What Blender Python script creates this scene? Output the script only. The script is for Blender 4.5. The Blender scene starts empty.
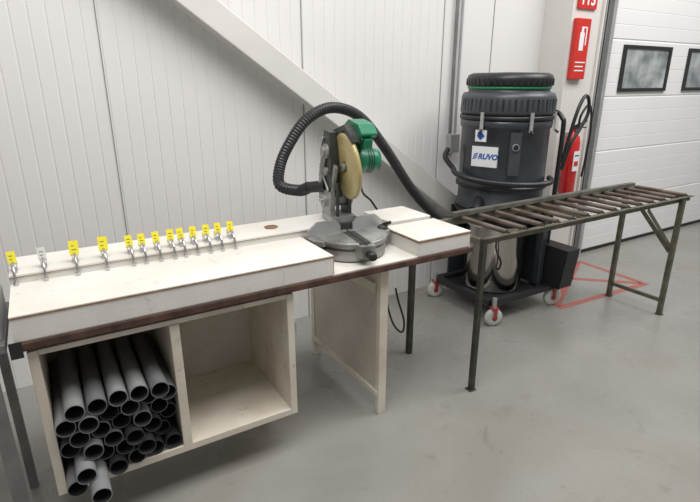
import bpy, math, random, bmesh
from mathutils import Vector, Matrix
random.seed(4)
sc=bpy.context.scene
try:
    sc.view_settings.view_transform='Standard'
except Exception: pass
COL=sc.collection
# ---------------- materials
def mat(name,c,rough=.5,metal=0,noise=0,nscale=20,c2=None,bump=0,bscale=60,coat=0,stretch=None,scuff=None,trans=0):
    m=bpy.data.materials.new(name); m.use_nodes=True
    nt=m.node_tree; b=nt.nodes['Principled BSDF']
    b.inputs['Base Color'].default_value=(*c,1); b.inputs['Roughness'].default_value=rough
    b.inputs['Metallic'].default_value=metal
    if coat: b.inputs['Coat Weight'].default_value=coat
    if trans: b.inputs['Transmission Weight'].default_value=trans
    tc=nt.nodes.new('ShaderNodeTexCoord'); src=tc.outputs['Object']
    if stretch:
        mp=nt.nodes.new('ShaderNodeMapping'); mp.inputs['Scale'].default_value=stretch
        nt.links.new(src,mp.inputs['Vector']); src=mp.outputs['Vector']
    if c2 is None: c2=tuple(max(0,x*(1-noise)) for x in c)
    out=None
    if noise or c2!=c:
        n=nt.nodes.new('ShaderNodeTexNoise'); n.inputs['Scale'].default_value=nscale; n.inputs['Detail'].default_value=6
        r=nt.nodes.new('ShaderNodeValToRGB'); r.color_ramp.elements[0].position=.35; r.color_ramp.elements[1].position=.65
        r.color_ramp.elements[0].color=(*c2,1); r.color_ramp.elements[1].color=(*c,1)
        nt.links.new(src,n.inputs['Vector']); nt.links.new(n.outputs['Fac'],r.inputs['Fac']); out=r.outputs['Color']
    if scuff and out:
        n=nt.nodes.new('ShaderNodeTexNoise'); n.inputs['Scale'].default_value=14; n.inputs['Detail'].default_value=8; n.inputs['Distortion'].default_value=1.5
        r=nt.nodes.new('ShaderNodeValToRGB'); r.color_ramp.elements[0].position=.64; r.color_ramp.elements[1].position=.70
        r.color_ramp.elements[0].color=(0,0,0,1); r.color_ramp.elements[1].color=(.45,.45,.45,1)
        mx=nt.nodes.new('ShaderNodeMix'); mx.data_type='RGBA'; mx.inputs[7].default_value=(*scuff,1)
        nt.links.new(src,n.inputs['Vector']); nt.links.new(n.outputs['Fac'],r.inputs['Fac']); nt.links.new(r.outputs['Color'],mx.inputs[0]); nt.links.new(out,mx.inputs[6]); out=mx.outputs[2]
    if out: nt.links.new(out,b.inputs['Base Color'])
    if bump:
        n=nt.nodes.new('ShaderNodeTexNoise'); n.inputs['Scale'].default_value=bscale
        bp=nt.nodes.new('ShaderNodeBump'); bp.inputs['Strength'].default_value=bump; bp.inputs['Distance'].default_value=.01
        nt.links.new(src,n.inputs['Vector']); nt.links.new(n.outputs['Fac'],bp.inputs['Height']); nt.links.new(bp.outputs['Normal'],b.inputs['Normal'])
    return m
M={}
M['wall']=mat('wall_paint',(.76,.745,.74),.45,noise=.04,nscale=1.2)
M['wallseam']=mat('wall_seam',(.28,.28,.28),.6,noise=.1)
M['brace']=mat('brace_paint',(.70,.685,.66),.45,noise=.06,nscale=4)
M['column']=mat('column_paint',(.70,.685,.65),.5,noise=.05,nscale=3)
M['door']=mat('door_paint',(.82,.82,.815),.4,noise=.03,nscale=2)
M['alu']=mat('aluminium',(.50,.51,.51),.4,.5,noise=.15,nscale=8)
M['greymetal']=mat('grey_painted_metal',(.24,.24,.235),.45,.4,noise=.25,nscale=9)
M['frame']=mat('grey_door_frame',(.42,.42,.41),.45,.2,noise=.12,nscale=6)
M['rubber']=mat('rubber',(.02,.02,.022),.65,noise=.2)
M['white']=mat('white_laminate',(.73,.71,.67),.42,noise=.09,nscale=5,bump=.05,scuff=(.50,.46,.40))
M['top']=mat('white_worktop',(.80,.78,.735),.38,c2=(.70,.67,.61),nscale=3.0,scuff=(.56,.52,.45))
M['ply']=mat('raw_wood_edge',(.32,.19,.10),.7,noise=.45,nscale=25)
M['cream']=mat('cream_painted_wood',(.70,.65,.56),.55,c2=(.58,.52,.43),nscale=6,scuff=(.38,.30,.22))
M['panelin']=mat('chipboard_face',(.56,.52,.46),.6,c2=(.48,.43,.36),nscale=4,scuff=(.38,.32,.25))
M['rust']=mat('rusty_brown_steel',(.12,.062,.045),.6,noise=.55,nscale=14,metal=.2)
M['darksteel']=mat('dark_steel',(.07,.072,.060),.5,.4,noise=.4,nscale=15)
M['green']=mat('olive_painted_steel',(.080,.082,.055),.5,.2,c2=(.15,.135,.10),nscale=14)
M['bar']=mat('worn_grey_bar',(.20,.20,.17),.45,.4,c2=(.11,.11,.085),nscale=10)
M['roller']=mat('worn_roller_steel',(.26,.22,.185),.42,.45,c2=(.11,.075,.055),nscale=7)
M['pipe']=mat('grey_pvc',(.17,.175,.18),.36,noise=.15,nscale=9)
M['pipel']=mat('light_grey_pvc',(.27,.275,.28),.36,noise=.12,nscale=9)
M['piped']=mat('dark_pvc',(.035,.037,.042),.4,noise=.2,nscale=9)
M['pipein']=mat('pvc_bore_painted_shade',(.045,.045,.048),.55,noise=.2,nscale=9)  # shade inside the pipes, painted as a near-black bore colour
M['chrome']=mat('chrome',(.6,.6,.6),.22,.95,noise=.1)
M['inox']=mat('steel_painted_reflections',(.70,.665,.61),.13,1.0,noise=.35,nscale=2.2,stretch=(3.5,3.5,.4))  # vertical dark bands in the colour stand in for reflections
M['yellow']=mat('yellow_tag',(.84,.73,.04),.5,noise=.05)
M['ink']=mat('olive_ink',(.16,.13,.02),.6,noise=.1)
M['black_ink']=mat('black_ink',(.02,.02,.02),.6,noise=.1)
M['clear']=mat('clear_plastic_tag',(.66,.66,.64),.3,noise=.1)
M['castalu']=mat('cast_aluminium',(.42,.425,.41),.40,.5,c2=(.22,.22,.21),nscale=9)
M['sawdark']=mat('saw_dark_grey',(.06,.065,.06),.5,.2,noise=.5,nscale=20)
M['sawgreen']=mat('saw_green',(.012,.20,.105),.35,noise=.15)
M['guard']=mat('amber_guard',(.86,.74,.36),.30,c2=(.76,.62,.26),nscale=12,coat=.3,trans=.45)
M['blade']=mat('saw_blade_steel',(.55,.50,.40),.3,.9,noise=.2)
M['vac']=mat('slate_blue_coated_steel',(.036,.042,.053),.33,.1,noise=.15,nscale=6,coat=.35)
M['vac2']=mat('grey_vacuum_trim',(.062,.070,.080),.38,.1,noise=.15,nscale=6)
M['black']=mat('black_plastic',(.018,.019,.021),.40,noise=.2)
M['red']=mat('signal_red',(.62,.03,.02),.4,noise=.08)
M['redext']=mat('red_enamel',(.60,.02,.02),.25,noise=.06,coat=.4)
M['lwhite']=mat('white_sticker',(.82,.84,.86),.4,noise=.02)
M['blue']=mat('blue_print',(.02,.10,.42),.4,noise=.05)
M['wheel']=mat('pale_caster_tyre',(.58,.58,.56),.5,noise=.1)
M['hub']=mat('dull_red_hub',(.38,.05,.04),.45,noise=.1)
M['glass']=mat('glass_painted_reflection',(.50,.54,.54),.10,c2=(.16,.18,.19),nscale=5)  # pale patches over dark glass paint in a reflection
M['greenled']=mat('green_plastic',(.03,.32,.12),.4,noise=.1)
def tapemat():
    m=mat('red_floor_paint',(.44,.085,.065),.5,c2=(.33,.15,.13),nscale=16,scuff=(.30,.28,.25)); return m
M['tape']=tapemat()
def floormat():
    m=bpy.data.materials.new('concrete_floor'); m.use_nodes=True; nt=m.node_tree; b=nt.nodes['Principled BSDF']
    tc=nt.nodes.new('ShaderNodeTexCoord')
    def ns(s,d=8,dist=0,scl=None):
        n=nt.nodes.new('ShaderNodeTexNoise'); n.inputs['Scale'].default_value=s; n.inputs['Detail'].default_value=d; n.inputs['Distortion'].default_value=dist
        if scl:
            mp=nt.nodes.new('ShaderNodeMapping'); mp.inputs['Scale'].default_value=scl; mp.inputs['Rotation'].default_value=(0,0,.5)
            nt.links.new(tc.outputs['Object'],mp.inputs['Vector']); nt.links.new(mp.outputs['Vector'],n.inputs['Vector'])
        else: nt.links.new(tc.outputs['Object'],n.inputs['Vector'])
        return n
    def ramp(n,p0,c0,p1,c1):
        r=nt.nodes.new('ShaderNodeValToRGB'); e=r.color_ramp.elements
        e[0].position=p0;e[1].position=p1;e[0].color=(*c0,1);e[1].color=(*c1,1); nt.links.new(n.outputs['Fac'],r.inputs['Fac']); return r
    def mix(f,a,bc):
        mx=nt.nodes.new('ShaderNodeMix'); mx.data_type='RGBA'
        nt.links.new(f,mx.inputs[0]); nt.links.new(a,mx.inputs[6]); mx.inputs[7].default_value=bc
        return mx.outputs[2]
    a=ramp(ns(1.6,10,.5),.30,(.245,.243,.225),.70,(.305,.302,.282))
    s=ramp(ns(1.1,6,.8),.50,(0,0,0),.70,(.5,.5,.5))
    c=mix(s.outputs['Color'],a.outputs['Color'],(.25,.215,.17,1))
    s2=ramp(ns(6,8,1.0),.63,(0,0,0),.74,(.45,.45,.45))
    c=mix(s2.outputs['Color'],c,(.17,.15,.125,1))
    s3=ramp(ns(9,3,.3,(.2,5,1)),.67,(0,0,0),.74,(.25,.25,.25))
    c=mix(s3.outputs['Color'],c,(.40,.40,.38,1))
    s4=ramp(ns(38,5,.4),.67,(0,0,0),.71,(.45,.45,.45))
    c=mix(s4.outputs['Color'],c,(.17,.16,.14,1))
    nt.links.new(c,b.inputs['Base Color'])
    rr=ramp(ns(3,6),.3,(.22,.22,.22),.7,(.34,.34,.34)); nt.links.new(rr.outputs['Color'],b.inputs['Roughness'])
    return m
M['floor']=floormat()

# ---------------- mesh builder
class MB:
    def __init__(s): s.v=[];s.f=[];s.mi=[];s.sm=[];s.mats=[]
    def mid(s,m):
        if m not in s.mats: s.mats.append(m)
        return s.mats.index(m)
    def add(s,vs,fs,m,smooth=False):
        o=len(s.v); s.v+= [Vector(v) for v in vs]; k=s.mid(m)
        for f in fs: s.f.append([i+o for i in f]); s.mi.append(k); s.sm.append(smooth)
    def box(s,x0,x1,y0,y1,z0,z1,m):
        vs=[(x,y,z) for x in(x0,x1) for y in(y0,y1) for z in(z0,z1)]
        s.add(vs,[(0,1,3,2),(4,6,7,5),(0,4,5,1),(2,3,7,6),(0,2,6,4),(1,5,7,3)],m); return s
    def prism(s,poly,axis,a,b,m,smooth=False):
        def P(p,t):
            return {'x':(t,p[0],p[1]),'y':(p[0],t,p[1]),'z':(p[0],p[1],t)}[axis]
        n=len(poly); vs=[P(p,a) for p in poly]+[P(p,b) for p in poly]
        s.add(vs,[tuple(range(n))[::-1],tuple(range(n,2*n))],m)
        s.add(vs,[(i,(i+1)%n,n+(i+1)%n,n+i) for i in range(n)],m,smooth); return s
    def beam(s,p0,p1,w,h,m,up=(0,0,1)):
        p0=Vector(p0);p1=Vector(p1);d=(p1-p0).normalized();u=Vector(up)
        if abs(d.dot(u))>.99:u=Vector((1,0,0))
        r=d.cross(u).normalized();u=r.cross(d).normalized()
        vs=[p+r*a*w/2+u*b*h/2 for p in(p0,p1) for a,b in((-1,-1),(1,-1),(1,1),(-1,1))]
        s.add(vs,[(3,2,1,0),(4,5,6,7),(0,1,5,4),(1,2,6,5),(2,3,7,6),(3,0,4,7)],m); return s
    def lathe(s,prof,c,m,axis=(0,0,1),n=32,cap=True,smooth=True):
        a=Vector(axis).normalized(); t=Vector((1,0,0)) if abs(a.x)<.9 else Vector((0,1,0))
        u=a.cross(t).normalized(); w=a.cross(u).normalized(); c=Vector(c)
        vs=[];fs=[]
        for r,h in prof:
            for i in range(n):
                q=2*math.pi*i/n; vs.append(c+a*h+(u*math.cos(q)+w*math.sin(q))*r)
        for k in range(len(prof)-1):
            for i in range(n):
                j=(i+1)%n; fs.append((k*n+i,k*n+j,(k+1)*n+j,(k+1)*n+i))
        s.add(vs,fs,m,smooth)
        if cap:
            if prof[0][0]>1e-4: s.add(vs[:n],[tuple(range(n))[::-1]],m)
            if prof[-1][0]>1e-4: s.add(vs[-n:],[tuple(range(n))],m)
        return s
    def cyl(s,p0,p1,r,m,n=20,r1=None):
        p0=Vector(p0);p1=Vector(p1)
        return s.lathe([(r,0),(r if r1 is None else r1,(p1-p0).length)],p0,m,axis=(p1-p0),n=n)
    def tube(s,pts,r,m,n=12,sub=8,rib=0,ribstep=None):
        P=[Vector(p) for p in pts]; Q=[]
        for i in range(len(P)-1):
            a=P[max(i-1,0)];b=P[i];c=P[i+1];d=P[min(i+2,len(P)-1)]
            for k in range(sub):
                t=k/sub
                Q.append(.5*((2*b)+(c-a)*t+(2*a-5*b+4*c-d)*t*t+(3*b-a-3*c+d)*t**3))
        Q.append(P[-1])
        if ribstep:
            L=[0]
            for i in range(1,len(Q)): L.append(L[-1]+(Q[i]-Q[i-1]).length)
            N=int(L[-1]/ribstep);R=[];j=0
            for k in range(N+1):
                x=L[-1]*k/N
                while j<len(L)-2 and L[j+1]<x:j+=1
                R.append(Q[j].lerp(Q[j+1],(x-L[j])/max(1e-9,L[j+1]-L[j])))
            Q=R
        up=None;vs=[];fs=[]
        for i,q in enumerate(Q):
            d=(Q[min(i+1,len(Q)-1)]-Q[max(i-1,0)]).normalized()
            if up is None:
                up=d.cross(Vector((0,0,1)) if abs(d.z)<.9 else Vector((1,0,0))).normalized()
            up=(up-d*up.dot(d)).normalized(); w=d.cross(up)
            rr=r+(rib if i%2 else 0)
            for k in range(n):
                a=2*math.pi*k/n; vs.append(q+(up*math.cos(a)+w*math.sin(a))*rr)
        for i in range(len(Q)-1):
            for k in range(n):
                j=(k+1)%n; fs.append((i*n+k,i*n+j,(i+1)*n+j,(i+1)*n+k))
        s.add(vs,fs,m,not rib)
        s.add(vs[:n],[tuple(range(n))[::-1]],m); s.add(vs[-n:],[tuple(range(n))],m)
        return s
    def rot(s,c,deg):
        R=Matrix.Rotation(math.radians(deg),3,'Z'); c=Vector((c[0],c[1],0))
        s.v=[R@(v-c)+c for v in s.v]; return s
    def obj(s,name,parent=None,label=None,cat=None,bevel=0,**kw):
        lo=Vector([min(v[i] for v in s.v) for i in range(3)]);hi=Vector([max(v[i] for v in s.v) for i in range(3)])
        c=(lo+hi)/2
        if parent is None: c.z=lo.z
        me=bpy.data.meshes.new(name); me.from_pydata([v-c for v in s.v],[],s.f)
        for m in s.mats: me.materials.append(m)
        for i,p in enumerate(me.polygons): p.material_index=s.mi[i]; p.use_smooth=s.sm[i]
        me.update()
        bm=bmesh.new(); bm.from_mesh(me); bmesh.ops.recalc_face_normals(bm,faces=bm.faces); bm.to_mesh(me); bm.free()
        o=bpy.data.objects.new(name,me); COL.objects.link(o)
        if parent:
            o.parent=parent; w=Vector(parent['_w']); o.location=c-w
        else: o.location=c
        o['_w']=tuple(c)
        if bevel:
            b=o.modifiers.new('bevel','BEVEL'); b.width=bevel; b.segments=2; b.limit_method='ANGLE'; b.angle_limit=math.radians(50)
        if label:o['label']=label
        if cat:o['category']=cat
        for k,v in kw.items(): o[k]=v
        return o
def empty(name,loc,label,cat,**kw):
    e=bpy.data.objects.new(name,None); e.empty_display_size=.1; COL.objects.link(e); e.location=loc
    e['_w']=tuple(loc); e['label']=label; e['category']=cat
    for k,v in kw.items(): e[k]=v
    return e
def text(name,s,loc,n,size,m,parent,up=(0,0,1),bold=0.0,shear=0):
    cu=bpy.data.curves.new(name,'FONT'); cu.body=s; cu.size=size; cu.align_x='CENTER'; cu.align_y='CENTER'; cu.extrude=.0008; cu.offset=bold; cu.shear=shear
    t=bpy.data.objects.new('tmp',cu); COL.objects.link(t)
    bpy.context.view_layer.update()
    me=bpy.data.meshes.new_from_object(t.evaluated_get(bpy.context.evaluated_depsgraph_get()))
    bpy.data.objects.remove(t)
    me.materials.clear(); me.materials.append(m)
    n=Vector(n).normalized();u=Vector(up);r=u.cross(n).normalized();u=n.cross(r)
    R=Matrix((r,u,n)).transposed()
    me.transform(R.to_4x4())
    o=bpy.data.objects.new(name,me); COL.objects.link(o); o.parent=parent; o.location=Vector(loc)-Vector(parent['_w']); return o

# ---------------- setting
WY=3.0
S=dict(kind='structure')
MB().box(-3,9,-2.5,WY+.3,-.1,0,M['floor']).obj('floor',label='grey polished concrete workshop floor with stains',**S)
w=MB(); prof=[];x=-3.0;p_=.0745
while x<2.56:
    prof+=[(x,WY),(x+p_-.011,WY),(x+p_-.008,WY+.003),(x+p_-.003,WY+.003),(x+p_,WY)]; x+=p_
prof+=[(9,WY),(9,WY+.15),(-3,WY+.15)]
w.prism(prof,'z',0,4.2,M['wall']); w.obj('wall_back',label='white finely ribbed steel cladding wall',**S)
for i,xx in enumerate((.34,1.46,2.57,3.05)):
    MB().box(xx-.0022,xx+.0022,WY-.004,WY,0,4.2,M['wallseam']).obj('trim_%d'%(i+1),label='thin dark vertical panel joint on the white wall',**S)
MB().box(3.60,3.64,2.74,WY,0,4.2,M['column']).box(3.64,3.95,2.74,2.76,0,4.2,M['column']).box(3.95,3.97,2.72,WY,0,4.2,M['column']).obj('steel_column',label='white painted steel column beside the sectional door',cat='column',bevel=.003)
a=Vector((-1.2,2.9,3.40)); bb=Vector((3.55,2.9,.06))
MB().beam(a,bb,.10,.14,M['brace'],up=(0,0,1)).obj('diagonal_brace',label='off-white painted steel brace running diagonally across the white wall',cat='beam',bevel=.006)
c=empty('cable_conduit',(2.70,WY-.03,1.1),'grey vertical cable conduit with switch box on the wall','conduit')
MB().cyl((2.67,WY-.02,1.2),(2.67,WY-.02,4.2),.012,M['greymetal']).obj('conduit_pipe',parent=c)
MB().cyl((2.72,WY-.02,1.2),(2.72,WY-.02,4.2),.010,M['alu']).obj('conduit_pipe',parent=c)
MB().box(2.65,2.74,WY-.06,WY-.001,1.08,1.22,M['alu']).obj('switch_box',parent=c,bevel=.006)
DY=2.88
d=MB(); pz=[0.03,.50,.98,1.46,1.94,2.42,2.9,3.38]
for i in range(len(pz)-1):
    z0,z1=pz[i],pz[i+1]; h=(z1-z0); nn=4
    pts=[(DY+.04,z0),(DY+.008,z0),(DY,z0+.01)]
    for k in range(1,nn):
        zz=z0+h*k/nn; pts+=[(DY,zz-.004),(DY+.002,zz),(DY,zz+.004)]
    pts+=[(DY,z1-.01),(DY+.008,z1),(DY+.04,z1)]
    d.prism(pts,'x',4.22,8.6,M['door'])
d.box(4.22,8.6,DY+.002,DY+.04,0,.03,M['rubber'])
door=d.obj('door_1',label='white sectional overhead door with horizontal panels',**S)
def win(n,x0):
    x1=x0+.76;z0,z1=1.505,1.90
    q=MB()
    q.box(x0,x1,DY-.018,DY+.001,z0,z0+.03,M['black']).box(x0,x1,DY-.018,DY+.001,z1-.03,z1,M['black'])
    q.box(x0,x0+.04,DY-.018,DY+.001,z0+.03,z1-.03,M['black']).box(x1-.04,x1,DY-.018,DY+.001,z0+.03,z1-.03,M['black'])
    q.box(x0+.04,x1-.04,DY-.008,DY-.002,z0+.03,z1-.03,M['glass'])
    q.obj('window_%d'%n,label='small black framed window in the sectional door',**S)
win(1,4.53);win(2,5.60);win(3,6.67)
MB().box(4.06,4.22,2.84,WY,0,4.2,M['frame']).obj('trim_5',label='grey steel door frame',**S)
MB().box(4.195,4.24,2.80,2.86,0,4.2,M['alu']).box(4.04,4.06,2.82,WY,0,4.2,M['rubber']).box(4.165,4.175,2.832,2.86,0,4.2,M['rubber']).cyl((4.13,2.825,0.02),(4.13,2.825,4.2),.010,M['alu']).obj('trim_6',label='galvanised vertical door track',**S)

t=MB()
def stripe(p,q,w=.05):
    p=Vector((*p,.0));q=Vector((*q,.0)); d=(q-p).normalized(); r=Vector((d.y,-d.x,0))*w/2
    vs=[p-r,p+r,q+r,q-r]; z=Vector((0,0,.0015)); vs=[v+z for v in vs]+[v for v in vs]
    t.add(vs,[(0,1,2,3),(7,6,5,4),(0,4,5,1),(1,5,6,2),(2,6,7,3),(3,7,4,0)],M['tape'])
stripe((3.10,2.16),(4.10,2.10));stripe((3.12,2.19),(4.10,2.72));stripe((4.10,2.13),(3.45,2.72));stripe((3.30,2.72),(4.10,2.74));stripe((4.12,2.08),(4.14,2.74))
t.obj('floor_marking',label='worn red painted crossing keep-clear lines on the concrete floor',cat='floor marking')

# ---------------- workbench
X0,X1,Y0,Y1=-.17,1.75,1.75,2.30
wb=empty('workbench',((X0+X1)/2,2.02,0),'long white workbench with brown steel edge and raised boards','workbench')
MB().box(X0,X1,Y0+.004,Y1,.800,.825,M['top']).obj('tabletop',parent=wb,bevel=.002)
f=MB().box(X0-.01,X1+.01,Y0-.010,Y0+.004,.796,.818,M['rust']).box(X0,X1,Y0,Y0+.04,.788,.799,M['rust'])
f.box(X0,X1,Y1-.04,Y1,.77,.80,M['rust']).box(X1-.03,X1,Y0+.04,Y1-.04,.77,.80,M['rust']).obj('edge_frame',parent=wb,label='thin dark rusty steel edge frame')
bx=MB().box(X0,.97,Y0,2.06,.825,.903,M['white']).box(X0,.972,Y0-.002,2.06,.902,.9075,M['ply']).box(X0,.971,Y0-.001,2.06,.9075,.911,M['top'])
bx.box(.9701,.973,Y0,2.05,.826,.903,M['ply'])
bx.obj('raised_board',parent=wb)
MB().box(1.42,1.74,Y0,2.03,.825,.891,M['white']).box(1.418,1.742,Y0-.002,2.032,.890,.899,M['ply']).box(1.418,1.742,Y0-.001,2.031,.899,.903,M['top']).obj('raised_board',parent=wb)
MB().box(X0,1.34,2.06,2.28,.825,.936,M['white']).box(X0,1.34,2.056,2.285,.936,.9385,M['ply']).box(X0,1.34,2.056,2.285,.9385,.945,M['top']).obj('back_ledge',parent=wb)
MB().box(1.46,1.72,2.036,2.28,.825,.915,M['white']).box(1.458,1.722,2.034,2.285,.915,.920,M['top']).obj('back_ledge',parent=wb,bevel=.001)
MB().lathe([(.03,0),(.032,.004),(.024,.006),(.02,.002)],(.87,2.17,.945),M['ply'],n=24).obj('hole_cap',parent=wb,label='brown ring around a cable hole')
sp=MB().box(1.24,1.285,1.79,1.82,0,.782,M['cream']).box(1.245,1.265,1.82,2.52,.13,.77,M['panelin'])
sp.box(1.235,1.29,1.80,2.52,.10,.13,M['cream']).box(1.24,1.285,2.48,2.52,0,.77,M['cream'])
sp.obj('support_panel',parent=wb,bevel=.002,label='cream painted wooden support panel')
MB().beam((1.235,1.83,.68),(1.235,2.45,.68),.02,.05,M['cream']).obj('rail',parent=wb)
MB().box(1.735,1.765,2.19,2.22,0,.77,M['darksteel']).obj('leg',parent=wb,label='dark steel leg')
MB().box(-.165,-.13,2.22,2.25,0,.77,M['darksteel']).obj('leg',parent=wb,label='dark steel leg')
MB().box(-.185,-.15,1.735,1.7375,.775,.83,M['black']).obj('corner_bracket',parent=wb)

# ---------------- cabinet
cab=empty('storage_cabinet',(.33,2.0,0),'open two-bay cream wooden cabinet under the workbench','cabinet')
cx0,cx1,cz0,cz1=-.145,.79,.20,.775
cb=MB()
cb.box(cx0,cx0+.03,1.765,2.27,cz0,cz1,M['cream']).box(cx1-.03,cx1,1.765,2.27,cz0,cz1,M['cream'])
cb.box(.295,.33,1.765,2.25,cz0+.03,cz1-.02,M['cream'])
cb.box(cx0+.03,cx1-.03,1.765,2.25,cz0,cz0+.03,M['cream'])
cb.box(cx0+.03,cx1-.03,1.77,2.25,cz1-.02,cz1,M['cream'])
cb.obj('body',parent=cab,bevel=.002)
MB().box(cx0+.03,cx1-.03,2.25,2.268,cz0,cz1,M['panelin']).obj('back_panel',parent=cab)
for fx in(cx0+.02,cx1-.05):
    MB().box(fx,fx+.035,2.1,2.135,0,cz0,M['cream']).obj('rear_foot',parent=cab)
MB().box(cx1,cx1+.02,1.79,1.80,.56,.62,M['alu']).box(cx1,cx1+.003,1.77,1.80,.55,.63,M['alu']).obj('bracket',parent=cab)

# pipes
R_=.0318
base={}
for k in('pipe','piped','pipel'):
    q=MB(); r=R_;L=.48
    q.lathe([(r,0),(r,L),(r-.0025,L)],(0,0,0),M[k],axis=(0,1,0),n=28,cap=False)
    q.lathe([(r,0),(r-.0025,.0)],(0,0,0),M[k],axis=(0,1,0),n=28,cap=False,smooth=False)
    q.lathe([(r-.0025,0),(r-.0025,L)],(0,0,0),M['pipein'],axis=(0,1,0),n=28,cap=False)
    o=q.obj('plastic_pipe'); base[k]=o.data; bpy.data.objects.remove(o)
z=cz0+.03+R_+.001
xs0=cx0+.03+R_+.002
LBL={'pipe':'mid grey plastic pipe length stacked in the cabinet','piped':'near-black plastic pipe length stacked in the cabinet','pipel':'pale grey plastic pipe length stacked in the cabinet'}
for row in range(6):
    cnt=6 if row%2==0 else 5
    for i in range(cnt):
        x=xs0+i*.0686+(0.0343 if row%2 else 0)
        rv=random.random()
        if row<=2 and i>=3: kind='piped' if rv<.85 else 'pipe'
        elif row==3 and i>=3: kind='piped' if rv<.5 else 'pipe'
        else: kind='piped' if rv<.15 else('pipel' if rv<.5 else 'pipe')
        y=random.uniform(1.70,1.735) if row==5 else (random.uniform(1.70,1.77) if i<4 else random.uniform(1.75,1.83))
        if row==0 and i==1: y=1.61; kind='pipel'
        if row==0 and i==0: y=1.69; kind='pipe'
        if row==1 and i==0: y=1.665; kind='pipel'
        o=bpy.data.objects.new('plastic_pipe',base[kind]); COL.objects.link(o)
        o.location=(x,y+.24,z-R_)
        o['group']='plastic pipes stacked in the cabinet'; o['category']='pipe'; o['label']=LBL[kind]
    z+=.0565

# ---------------- flip stops
def tag(x,i):
    e=empty('flip_stop',(x,2.11,.945),'chrome flip stop with yellow tag on the bench ledge','clamp',group='flip stops along the bench ledge')
    MB().box(x-.009,x+.009,2.085,2.135,.945,.952,M['chrome']).box(x-.010,x-.007,2.10,2.13,.952,.98,M['chrome']).box(x+.007,x+.010,2.10,2.13,.952,.98,M['chrome']).cyl((x-.013,2.115,.972),(x+.013,2.115,.972),.0045,M['chrome'],n=10).obj('base',parent=e)
    MB().tube([(x,2.118,.975),(x,2.09,.982),(x,2.062,.966),(x,2.047,.94),(x,2.043,.918)],.0045,M['chrome'],n=8,sub=4).cyl((x,2.043,.9115),(x,2.043,.924),.008,M['chrome'],n=10).obj('hook_arm',parent=e)
    big=i in(2,3)
    ww=.0135 if not big else .0165; h=.043 if not big else .052
    m=M['yellow'] if i!=1 else M['clear']
    tg=MB(); tilt=.015
    ax=random.uniform(-.004,.004)
    tg.beam((x,2.10,.975),(x+ax,2.10+tilt,.975+h),.002,2*ww,m,up=(1,0,0))
    for k in range(2):
        f_=.35+.28*k
        zz=.975+h*f_; yy=2.10+tilt*f_-.0016
        tg.box(x+ax*f_-ww*.5,x+ax*f_+ww*(.1+.2*((i+k)%3)),yy-.0004,yy,zz,zz+.0022,M['ink'])
    tg.obj('tag',parent=e,label='yellow printed tag' if i!=1 else 'clear plastic tag')
    if i==1: e['label']='chrome flip stop with clear tag on the bench ledge'
for i,x in enumerate([-.152,-.059,.045,.146,.241,.288,.344,.400,.442,.492,.546,.597,.653]): tag(x,i)

# ---------------- miter saw
sx,sy,sz=1.195,2.0,.825
SC=(sx,2.0);RA=-9
saw=empty('miter_saw',(sx,sy,sz),'green and grey mitre saw with pale amber blade guard, head raised','mitre saw')
b=MB()
b.prism([(sx-.212,1.96),(sx-.18,1.925),(sx+.18,1.925),(sx+.212,1.96),(sx+.212,2.050),(sx-.212,2.050)],'z',sz+.066,sz+.088,M['castalu'])
b.prism([(sx-.20,1.97),(sx-.16,1.94),(sx+.16,1.94),(sx+.20,1.97),(sx+.20,2.04),(sx-.20,2.04)],'z',sz+.0,sz+.066,M['sawdark'])
for s_ in(-1,1):
    for yy in(1.965,2.0): b.box(sx+s_*.2-.006,sx+s_*.2+.006,yy,yy+.008,sz+.005,sz+.066,M['castalu'])
b.obj('base',parent=saw,bevel=.003)
tt=MB().lathe([(.150,.0),(.162,.008),(.164,.05),(.150,.055),(.150,.066),(.168,.070),(.170,.088),(.166,.093),(.0,.093)],(sx,1.972,sz),M['castalu'],n=56)
tt.prism([(sx-.05,1.84),(sx+.05,1.84),(sx+.033,1.765),(sx-.033,1.765)],'z',sz+.035,sz+.089,M['castalu'])
tt.box(sx-.028,sx+.028,1.80,2.0,sz+.0932,sz+.0945,M['sawdark'])
tt.box(sx-.004,sx+.004,1.78,2.03,sz+.0946,sz+.0955,M['black_ink'])
for k in range(-7,8):
    an=math.radians(-90+k*7)
    if abs(k)>1: tt.beam((sx+.150*math.cos(an),1.972+.150*math.sin(an),sz+.0935),(sx+.162*math.cos(an),1.972+.162*math.sin(an),sz+.0935),.002,.001,M['black_ink'])
tt.rot(SC,RA).obj('turntable',parent=saw,bevel=.0015)
MB().lathe([(.0,-.015),(.016,-.015),(.022,0),(.018,.035),(.010,.045)],(sx+.0,1.725,sz+.055),M['black'],axis=(0,1,0),n=20).rot(SC,RA).obj('mitre_knob',parent=saw)
MB().lathe([(.026,.088),(.026,.10),(.016,.108),(.0,.11)],(sx+.178,1.975,sz+.0),M['sawdark'],n=28).cyl((sx+.178,1.975,sz+.108),(sx+.20,1.94,sz+.125),.008,M['black']).obj('table_lock',parent=saw,bevel=.002)
fe=MB()
for s_ in(-1,1):
    fe.prism([(sx+s_*.205,sz+.088),(sx+s_*.035,sz+.088),(sx+s_*.035,sz+.125),(sx+s_*.06,sz+.155),(sx+s_*.16,sz+.155),(sx+s_*.205,sz+.12)],'y',2.018,2.030,M['alu'])
    for o_ in(.08,.14): fe.prism([(2.030,sz+.088),(2.055,sz+.088),(2.030,sz+.14)],'x',sx+s_*o_-.004,sx+s_*o_+.004,M['castalu'])
fe.obj('fence',parent=saw,bevel=.0015)
ar=MB()
ar.box(sx-.065,sx+.06,2.05,2.20,sz+.125,sz+.155,M['castalu']).box(sx-.062,sx-.038,2.08,2.20,sz+.15,sz+.27,M['castalu']).box(sx+.035,sx+.055,2.10,2.20,sz+.15,sz+.27,M['sawdark'])
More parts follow.
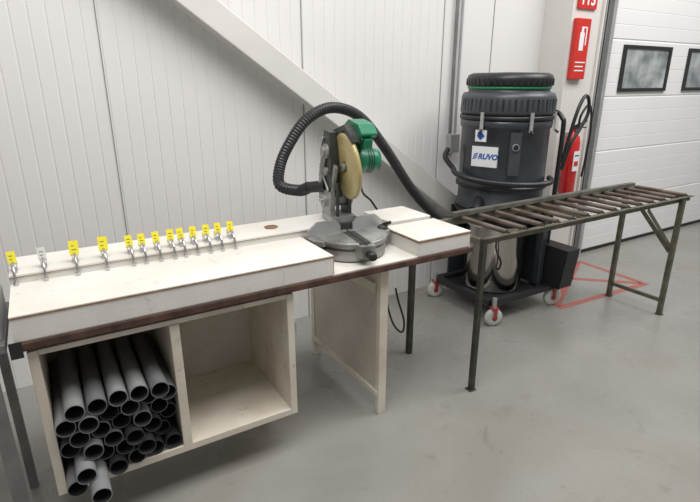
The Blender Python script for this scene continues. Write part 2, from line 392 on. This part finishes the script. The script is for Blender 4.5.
ar.box(sx-.055,sx+.05,2.04,2.18,sz+.088,sz+.125,M['sawdark'])
ar.cyl((sx-.08,2.15,sz+.22),(sx+.07,2.15,sz+.22),.032,M['castalu']).cyl((sx-.09,2.15,sz+.22),(sx-.075,2.15,sz+.22),.014,M['chrome'])
ar.beam((sx-.012,2.16,sz+.2),(sx-.012,2.14,sz+.48),.055,.07,M['sawdark'],up=(0,1,0))
ar.beam((sx-.048,2.12,sz+.22),(sx-.048,2.04,sz+.40),.016,.030,M['castalu'],up=(0,1,0))
ar.beam((sx-.03,2.07,sz+.15),(sx-.04,2.04,sz+.32),.01,.022,M['sawdark'],up=(0,1,0))
ar.tube([(sx-.06,2.21,sz+.2),(sx-.065,2.19,sz+.34),(sx-.06,2.15,sz+.47)],.013,M['castalu'],rib=.004,ribstep=.009)
ar.cyl((sx-.07,2.13,sz+.46),(sx+.02,2.13,sz+.46),.035,M['castalu'])
ar.rot(SC,RA).obj('pivot_arm',parent=saw,bevel=.002)
gc=(sx,2.02,1.225); GA=(1,0,.10)
MB().lathe([(.147,-.0012),(.147,.0012)],gc,M['blade'],axis=GA,n=72).lathe([(.018,-.008),(.018,.008)],gc,M['castalu'],axis=GA,n=24).rot(SC,RA).obj('saw_blade',parent=saw)
g=MB().lathe([(.025,-.011),(.146,-.011),(.152,-.009),(.154,-.003),(.154,.003),(.152,.009),(.146,.011),(.025,.011)],gc,M['guard'],axis=GA,n=64,cap=False)
for r0 in(.05,.08,.11,.135): g.lathe([(r0,-.0105),(r0+.0015,-.0130),(r0+.003,-.0105)],gc,M['guard'],axis=GA,n=56,cap=False)
g.rot(SC,RA).obj('blade_guard',parent=saw)
hd=MB()
hd.prism([(2.23,1.14),(2.21,1.30),(2.16,1.38),(2.09,1.375),(2.08,1.25),(2.08,1.12),(2.12,1.06),(2.21,1.07)],'x',sx-.06,sx-.022,M['sawdark'])
hd.prism([(2.10,1.375),(2.14,1.38),(2.0,1.415),(1.92,1.37),(1.91,1.345),(2.0,1.39),(2.08,1.36)],'x',sx-.024,sx+.024,M['sawdark'])
hd.cyl((sx-.078,2.15,1.28),(sx-.055,2.15,1.28),.028,M['castalu']).cyl((sx-.072,2.13,1.19),(sx-.055,2.13,1.19),.020,M['castalu']).cyl((sx-.068,2.17,1.34),(sx-.055,2.17,1.34),.011,M['chrome']).cyl((sx-.07,2.19,1.23),(sx-.055,2.19,1.23),.010,M['chrome'])
hd.beam((sx-.066,2.20,1.11),(sx-.066,2.12,1.30),.010,.016,M['castalu'],up=(0,1,0)).beam((sx-.066,2.10,1.10),(sx-.066,2.18,1.17),.008,.014,M['castalu'],up=(0,1,0))
hd.cyl((sx-.026,2.02,1.225),(sx-.010,2.02,1.225),.016,M['castalu']).beam((sx-.020,2.02,1.225),(sx-.026,2.12,1.19),.008,.018,M['sawdark'],up=(1,0,0))
hd.rot(SC,RA).obj('gear_cover',parent=saw,bevel=.003)
mo=MB().lathe([(.045,.018),(.058,.03),(.062,.08),(.058,.085),(.058,.14),(.050,.165),(.025,.17)],(sx,2.05,1.25),M['sawgreen'],axis=(1,0,-.05),n=32)
for h_ in (.10,.112,.124): mo.lathe([(.0595,h_),(.0595,h_+.004)],(sx,2.05,1.25),M['black'],axis=(1,0,-.05),n=32,cap=False)
mo.rot(SC,RA).obj('motor_housing',parent=saw)
ha=MB().prism([(2.14,1.30),(2.13,1.39),(2.04,1.435),(1.93,1.42),(1.885,1.38),(1.91,1.36),(1.95,1.38),(2.03,1.39),(2.06,1.34),(2.06,1.29)],'x',sx+.015,sx+.090,M['sawgreen'])
ha.prism([(2.06,1.29),(2.06,1.33),(1.99,1.345),(1.93,1.33),(1.915,1.365),(1.89,1.36),(1.90,1.315),(1.99,1.30)],'x',sx+.03,sx+.07,M['sawgreen'])
ha.rot(SC,RA).obj('handle',parent=saw,bevel=.008)
MB().cyl((sx-.02,2.18,1.11),(sx-.06,2.28,1.09),.028,M['black']).obj('dust_port',parent=saw)
HP=[(sx-.062,2.285,1.09),(1.11,2.36,1.062),(1.045,2.45,1.08),(1.07,2.5,1.17),(1.13,2.5,1.285),(1.235,2.5,1.405),(1.388,2.5,1.462),(1.568,2.5,1.406),(1.744,2.5,1.222),(1.94,2.5,.97),(2.11,2.5,.80),(2.23,2.47,.72),(2.33,2.42,.74),(2.40,2.40,.77)]
MB().tube(HP,.028,M['black'],n=14,rib=.003,ribstep=.008).obj('dust_hose',label='black corrugated dust hose looping from mitre saw to vacuum',cat='hose')
MB().tube([(1.31,2.10,1.20),(1.38,2.20,1.13),(1.47,2.31,1.02),(1.55,2.335,.95),(1.64,2.335,.80),(1.66,2.33,.60),(1.63,2.30,.40),(1.65,2.25,.22),(1.70,2.22,.15),(1.715,2.22,.22),(1.68,2.24,.36),(1.66,2.24,.44)],.006,M['black'],n=8).obj('power_cable',label='thin black power cable trailing from the mitre saw',cat='cable')

# ---------------- conveyor
cv=empty('roller_conveyor',(2.75,1.9,0),'olive steel roller conveyor with worn rollers beside the workbench','roller conveyor')
FY,RY=1.735,2.09; cxs,cxe=1.80,3.76
for y,s in((FY,1),(RY,-1)):
    MB().box(cxs,cxe,y-.003,y+.003,.822,.858,M['green']).box(cxs,cxe,min(y,y-s*.028),max(y,y-s*.028),.855,.859,M['green']).obj('side_rail',parent=cv)
for x_ in(cxs,cxe-.03,2.7): MB().box(x_,x_+.03,FY,RY,.82,.832 if x_==2.7 else .85,M['green']).obj('cross_bar',parent=cv)
n=14
for i in range(n):
    x=1.99+i*(3.71-1.99)/(n-1)
    MB().cyl((x,FY+.006,.861),(x,RY-.006,.861),.0135,M['roller'],n=18).cyl((x,FY-.01,.861),(x,RY+.006,.861),.006,M['darksteel'],n=8).obj('roller',parent=cv)
MB().box(1.79,1.815,FY-.033,FY-.006,0,.86,M['darksteel']).obj('leg',parent=cv)
MB().box(3.62,3.65,FY-.033,FY-.003,0,.84,M['green']).obj('leg',parent=cv)
MB().box(3.62,3.65,RY+.003,RY+.033,0,.84,M['green']).obj('leg',parent=cv)
MB().box(3.625,3.645,FY,RY,.095,.12,M['green']).obj('leg_stretcher',parent=cv)
MB().beam((3.637,RY-.02,.82),(3.637,FY+.0,.47),.006,.03,M['green'],up=(0,0,1)).obj('knee_brace',parent=cv)
MB().beam((3.25,FY-.01,.82),(3.63,FY-.01,.50),.006,.022,M['green']).obj('knee_brace',parent=cv)
for (x,y) in((1.80,FY-.018),(3.637,FY-.018),(3.637,RY+.018)): MB().box(x-.022,x+.022,y-.022,y+.022,0,.005,M['darksteel']).obj('foot_plate',parent=cv)
MB().box(1.93,3.66,RY-.022,RY+.018,.875,.896,M['bar']).box(1.93,3.66,RY-.006,RY+.002,.896,.898,M['greymetal']).obj('loose_bar',label='long loose worn grey steel bar lying along the roller conveyor',cat='metal bar')

st=empty('infeed_stand',(-.35,1.95,0),'grey steel infeed stand butted against the workbench','stand')
MB().box(-.275,-.23,1.76,1.765,0,.79,M['greymetal']).box(-.275,-.27,1.765,1.80,0,.79,M['greymetal']).obj('leg',parent=st)
MB().box(-.265,-.235,2.12,2.15,0,.79,M['greymetal']).obj('leg',parent=st)
MB().box(-.70,-.195,1.76,2.15,.79,.82,M['greymetal']).box(-.60,-.20,1.80,2.10,.82,.91,M['alu']).obj('stand_top',parent=st,bevel=.003)

# ---------------- vacuum
vx,vy=2.745,2.51
V=empty('industrial_vacuum',(vx,vy,0),'tall dark slate industrial vacuum on casters with steel container','vacuum cleaner')
tr=MB(); tx0,tx1=vx-.28,vx+.33
for y in(2.24,2.78): tr.beam((tx0,y,.155),(tx1,y,.155),.05,.05,M['black'])
for x in(tx0,tx1): tr.beam((x,2.24,.155),(x,2.78,.155),.05,.05,M['black'])
tr.box(vx-.22,vx+.3,2.28,2.74,.13,.155,M['black'])
tr.obj('trolley_frame',parent=V,bevel=.008)
up_=MB()
up_.box(vx+.225,vx+.275,2.27,2.33,.17,.76,M['vac']).box(vx+.225,vx+.275,2.68,2.74,.17,.76,M['vac']).box(vx+.245,vx+.262,2.33,2.68,.17,.74,M['vac']).box(vx-.22,vx+.23,2.745,2.76,.20,.74,M['vac'])
up_.obj('upright_frame',parent=V,bevel=.006)
for (x,y,rr) in((vx-.27,2.21,.062),(vx-.29,2.80,.062),(vx+.36,2.23,.068),(vx+.36,2.80,.068)):
    ax=(.35,1,0)
    q=MB().lathe([(.02,-.022),(rr*.6,-.022),(rr*.9,-.018),(rr,-.010),(rr,.010),(rr*.9,.018),(rr*.6,.022),(.02,.022)],(x,y,rr),M['wheel'],axis=ax,n=28)
    q.lathe([(.0,-.026),(rr*.3,-.025),(rr*.3,.025),(0,.026)],(x,y,rr),M['hub'],axis=ax,n=20)
    q.obj('caster_wheel',parent=V)
    d=Vector(ax).normalized()*.03; c=Vector((x,y,rr))
    k=MB()
    for s in(-1,1): k.beam(c+d*s,c+d*s+Vector((0,0,rr+.01)),.004,.030,M['hub'],up=(1,0,0))
    k.beam(c+Vector((0,0,rr+.008))-d,c+Vector((0,0,rr+.008))+d,.05,.006,M['hub'])
    k.cyl(c+Vector((0,0,rr+.01)),c+Vector((0,0,.14)),.015,M['alu'])
    k.obj('caster_fork',parent=V)
MB().lathe([(.200,.155),(.212,.163),(.215,.17),(.215,.62),(.223,.628),(.223,.645),(.20,.65)],(vx,vy,0),M['inox'],n=72).obj('dust_container',parent=V,label='polished stainless steel dust container')
MB().tube([(vx-.15,vy-.155,.5),(vx-.18,vy-.20,.48),(vx-.165,vy-.225,.42),(vx-.15,vy-.20,.36),(vx-.14,vy-.160,.35)],.007,M['black']).obj('container_handle',parent=V)
MB().lathe([(.215,.65),(.235,.655),(.29,.72),(.305,.74),(.305,.76)],(vx,vy,0),M['black'],n=56).obj('funnel_collar',parent=V)
bd=MB().lathe([(.288,.758),(.300,.765),(.300,.80),(.290,.81),(.290,1.30),(.300,1.31),(.304,1.35),(.29,1.36)],(vx,vy,0),M['vac'],n=64)
bd.obj('filter_body',parent=V)
for z_ in(.905,1.355): MB().lathe([(.288,z_),(.308,z_+.005),(.308,z_+.028),(.288,z_+.033)],(vx,vy,0),M['black'],n=56).obj('clamp_ring',parent=V)
h=MB().lathe([(.27,1.385),(.302,1.392),(.308,1.41),(.304,1.50),(.292,1.525),(.262,1.53),(.262,1.55)],(vx,vy,0),M['vac2'],n=64)
h.obj('motor_head',parent=V)
tp=MB().lathe([(.262,1.565),(.276,1.57),(.278,1.61),(.268,1.635),(.24,1.648),(.0,1.654)],(vx,vy,0),M['black'],n=64)
for k in range(44):
    an=2*math.pi*k/44; p=Vector((vx+.277*math.cos(an),vy+.277*math.sin(an),1.572)); tp.beam(p,p+Vector((0,0,.04)),.012,.006,M['black'],up=(math.cos(an),math.sin(an),0))
tp.obj('lid',parent=V)
MB().lathe([(.258,1.549),(.270,1.551),(.270,1.564),(.258,1.567)],(vx,vy,0),M['greenled'],n=64).obj('green_ring',parent=V,label='thin green ring under the lid')
vt=MB()
for k in range(24):
    an=math.radians(155+k*7)
    p=Vector((vx+.304*math.cos(an),vy+.304*math.sin(an),1.415)); vt.beam(p,p+Vector((0,0,.075)),.012,.010,M['black'] if k%2 else M['vac'],up=(math.cos(an),math.sin(an),0))
vt.obj('vent_slots',parent=V)
for an in (195,252,300):
    a=math.radians(an);nv=Vector((math.cos(a),math.sin(a),0));p=Vector((vx,vy,0))+nv*.315
    MB().beam(p+Vector((0,0,1.29)),p+Vector((0,0,1.41)),.022,.010,M['alu'],up=nv).cyl(p+Vector((0,0,1.30)),p+nv*.03+Vector((0,0,1.28)),.008,M['black'],n=10).obj('latch',parent=V)
a=math.radians(236);nv=Vector((math.cos(a),math.sin(a),0));p=Vector((vx,vy,0))+nv*.30
MB().beam(p+Vector((0,0,1.02)),p+Vector((0,0,1.29)),.07,.03,M['vac2'],up=nv).cyl(p+nv*.015+Vector((0,0,1.2)),p+nv*.028+Vector((0,0,1.2)),.022,M['alu']).cyl(p+nv*.028+Vector((0,0,1.2)),p+nv*.030+Vector((0,0,1.2)),.017,M['black']).obj('pressure_gauge',parent=V)
an=math.radians(202); nv=Vector((math.cos(an),math.sin(an),0)); tv=Vector((0,0,1)).cross(nv)
P0=Vector((vx,vy,0))+nv*.293
def plate(off,w_,z0,z1,m,th=.010):
    p=P0+tv*off
    q=MB(); q.beam(p+Vector((0,0,z0)),p+Vector((0,0,z1)),w_,th,m,up=nv); return q
plate(-.01,.175,1.065,1.195,M['lwhite']).obj('label_plate',parent=V,label='white maker label with slanted blue lettering')
tp_=P0+nv*.0055+tv*.012
text('lettering','RUVO',tp_+Vector((0,0,1.13)),nv,.048,M['blue'],V,bold=.002,shear=.25)
eb=MB()
for k in range(3):
    q0=P0+nv*.0055+tv*(-.090+.004*k)+Vector((0,0,1.112+.014*k)); q1=q0+tv*.028+Vector((0,0,.012)); eb.beam(q0,q1,.0012,.007,M['blue'],up=tv.cross(nv))
eb.obj('emblem',parent=V)
plate(-.045,.075,1.225,1.298,M['lwhite']).obj('sticker',parent=V,label='small white sticker with blue diamond')
dm=MB(); c_=P0+nv*.0056+tv*-.045+Vector((0,0,1.262)); u_=Vector((0,0,1))
dm.add([c_-tv*.028,c_-u_*.026,c_+tv*.028,c_+u_*.026,c_-tv*.028+nv*.001,c_-u_*.026+nv*.001,c_+tv*.028+nv*.001,c_+u_*.026+nv*.001],[(0,1,2,3),(4,5,6,7),(0,1,5,4),(1,2,6,5),(2,3,7,6),(3,0,4,7)],M['blue'])
dm.obj('sticker_diamond',parent=V)
MB().cyl((2.405,2.40,.775),(2.50,2.44,.84),.042,M['black']).obj('inlet_port',parent=V)
rg=[]
for k in range(16):
    an=math.radians(150+k*11); rr=.34+.02*math.sin(k*.7); rg.append((vx+rr*math.cos(an),vy+rr*math.sin(an),1.02-.055*math.sin(min(k/8,1)*math.pi/2)))
rg=[(vx-.26,vy+.27,1.14),(vx-.31,vy+.24,1.09)]+rg
MB().tube(rg,.017,M['black'],n=10,rib=.002,ribstep=.008).obj('side_hose',parent=V)
hx=vx+.36
MB().tube([(hx-.03,2.32,.18),(hx-.01,2.32,.6),(hx,2.32,1.25),(hx,2.34,1.36),(hx,2.42,1.40),(hx,2.62,1.40),(hx,2.70,1.36),(hx,2.72,1.25),(hx-.03,2.74,.18)],.016,M['black'],n=10).obj('push_handle',parent=V)
cx_=hx+.02
MB().tube([(cx_,2.31,1.05),(cx_+.02,2.29,1.25),(cx_+.06,2.28,1.42),(cx_+.13,2.29,1.50),(cx_+.19,2.3,1.47),(cx_+.20,2.3,1.38),(cx_+.15,2.31,1.28),(cx_+.07,2.31,1.18),(cx_+.02,2.32,1.0)],.012,M['black'],n=10).obj('cable_loop',parent=V)
MB().prism([(2.13,.17),(2.40,.17),(2.42,.47),(2.10,.47),(2.10,.44)],'x',vx+.29,vx+.42,M['black']).obj('accessory_bin',parent=V,bevel=.01)

# ---------------- extinguisher & signs
ex=3.715
E=empty('fire_extinguisher',(ex,2.64,.72),'red fire extinguisher with black hose hanging on the column','fire extinguisher')
MB().lathe([(.054,.70),(.060,.715),(.060,1.12),(.050,1.17),(.026,1.195),(.020,1.21),(.020,1.23)],(ex,2.672,0),M['redext'],n=32).obj('cylinder',parent=E)
MB().box(ex-.02,ex+.02,2.62,2.69,1.23,1.26,M['black']).beam((ex,2.66,1.26),(ex,2.57,1.30),.025,.008,M['black']).beam((ex,2.66,1.25),(ex,2.57,1.25),.02,.008,M['black']).obj('valve',parent=E)
MB().tube([(ex-.01,2.63,1.25),(ex-.04,2.60,1.34),(ex+.02,2.59,1.42),(ex+.085,2.60,1.36),(ex+.095,2.59,1.2),(ex+.08,2.59,1.0),(ex+.075,2.60,.85)],.009,M['black'],n=10).obj('discharge_hose',parent=E)
MB().box(ex-.045,ex+.025,2.608,2.612,.90,1.06,M['lwhite']).box(ex-.035,ex+.015,2.6072,2.608,1.02,1.03,M['black_ink']).box(ex-.035,ex+.015,2.6072,2.608,.94,.98,M['red']).obj('instruction_label',parent=E)
MB().box(ex-.02,ex+.02,2.73,2.739,1.0,1.2,M['alu']).obj('wall_bracket',parent=E)
q=empty('extinguisher_sign',(3.70,2.73,1.6),'narrow red sign board with white extinguisher pictogram on the column','sign')
MB().box(3.625,3.79,2.70,2.739,1.61,2.05,M['red']).obj('sign_board',parent=q,bevel=.006)
MB().box(3.67,3.72,2.6975,2.70,1.82,1.95,M['lwhite']).box(3.682,3.708,2.6975,2.70,1.95,1.98,M['lwhite']).box(3.737,3.749,2.6975,2.70,1.86,1.98,M['lwhite']).box(3.682,3.749,2.6975,2.70,1.98,1.990,M['lwhite']).obj('pictogram',parent=q)
for z_,w_ in((1.73,.12),(1.70,.10),(1.67,.11)): MB().box(3.65,3.65+w_,2.6975,2.70,z_,z_+.009,M['lwhite']).obj('printed_line',parent=q)
q=empty('emergency_sign',(3.75,2.73,2.2),'red emergency number sign on the column','sign')
MB().box(3.64,3.86,2.725,2.739,2.12,2.45,M['red']).obj('sign_board',parent=q)
text('lettering','113',(3.75,2.7245,2.185),(0,-1,0),.12,M['lwhite'],q,bold=.003)

for o in bpy.data.objects:
    if '_w' in o: del o['_w']
# ---------------- lights
wd=bpy.data.worlds.new('world'); sc.world=wd; wd.use_nodes=True
wd.node_tree.nodes['Background'].inputs[0].default_value=(1,.985,.965,1); wd.node_tree.nodes['Background'].inputs[1].default_value=.30
def area(name,loc,tgt,sx_,sy_,p,c=(1,1,1)):
    L=bpy.data.lights.new(name,'AREA'); L.shape='RECTANGLE'; L.size=sx_; L.size_y=sy_; L.energy=p; L.color=c
    o=bpy.data.objects.new(name,L); COL.objects.link(o); o.location=loc
    o.rotation_euler=(Vector(tgt)-Vector(loc)).to_track_quat('-Z','Y').to_euler(); return o
area('hall_lamp',(.6,.8,4.4),(.6,1.9,0),3.5,1.8,150,(1,.985,.96))
area('hall_lamp',(4.8,.8,4.4),(4.6,1.8,0),3.0,1.8,145,(1,.985,.965))
cam=bpy.data.cameras.new('camera'); co=bpy.data.objects.new('camera',cam); COL.objects.link(co)
cam.sensor_width=36; cam.lens=509/700*36; co.location=(0,0,1.6)
co.rotation_euler=(math.radians(90-18.5),0,math.radians(-31)); cam.clip_start=.05
sc.camera=co
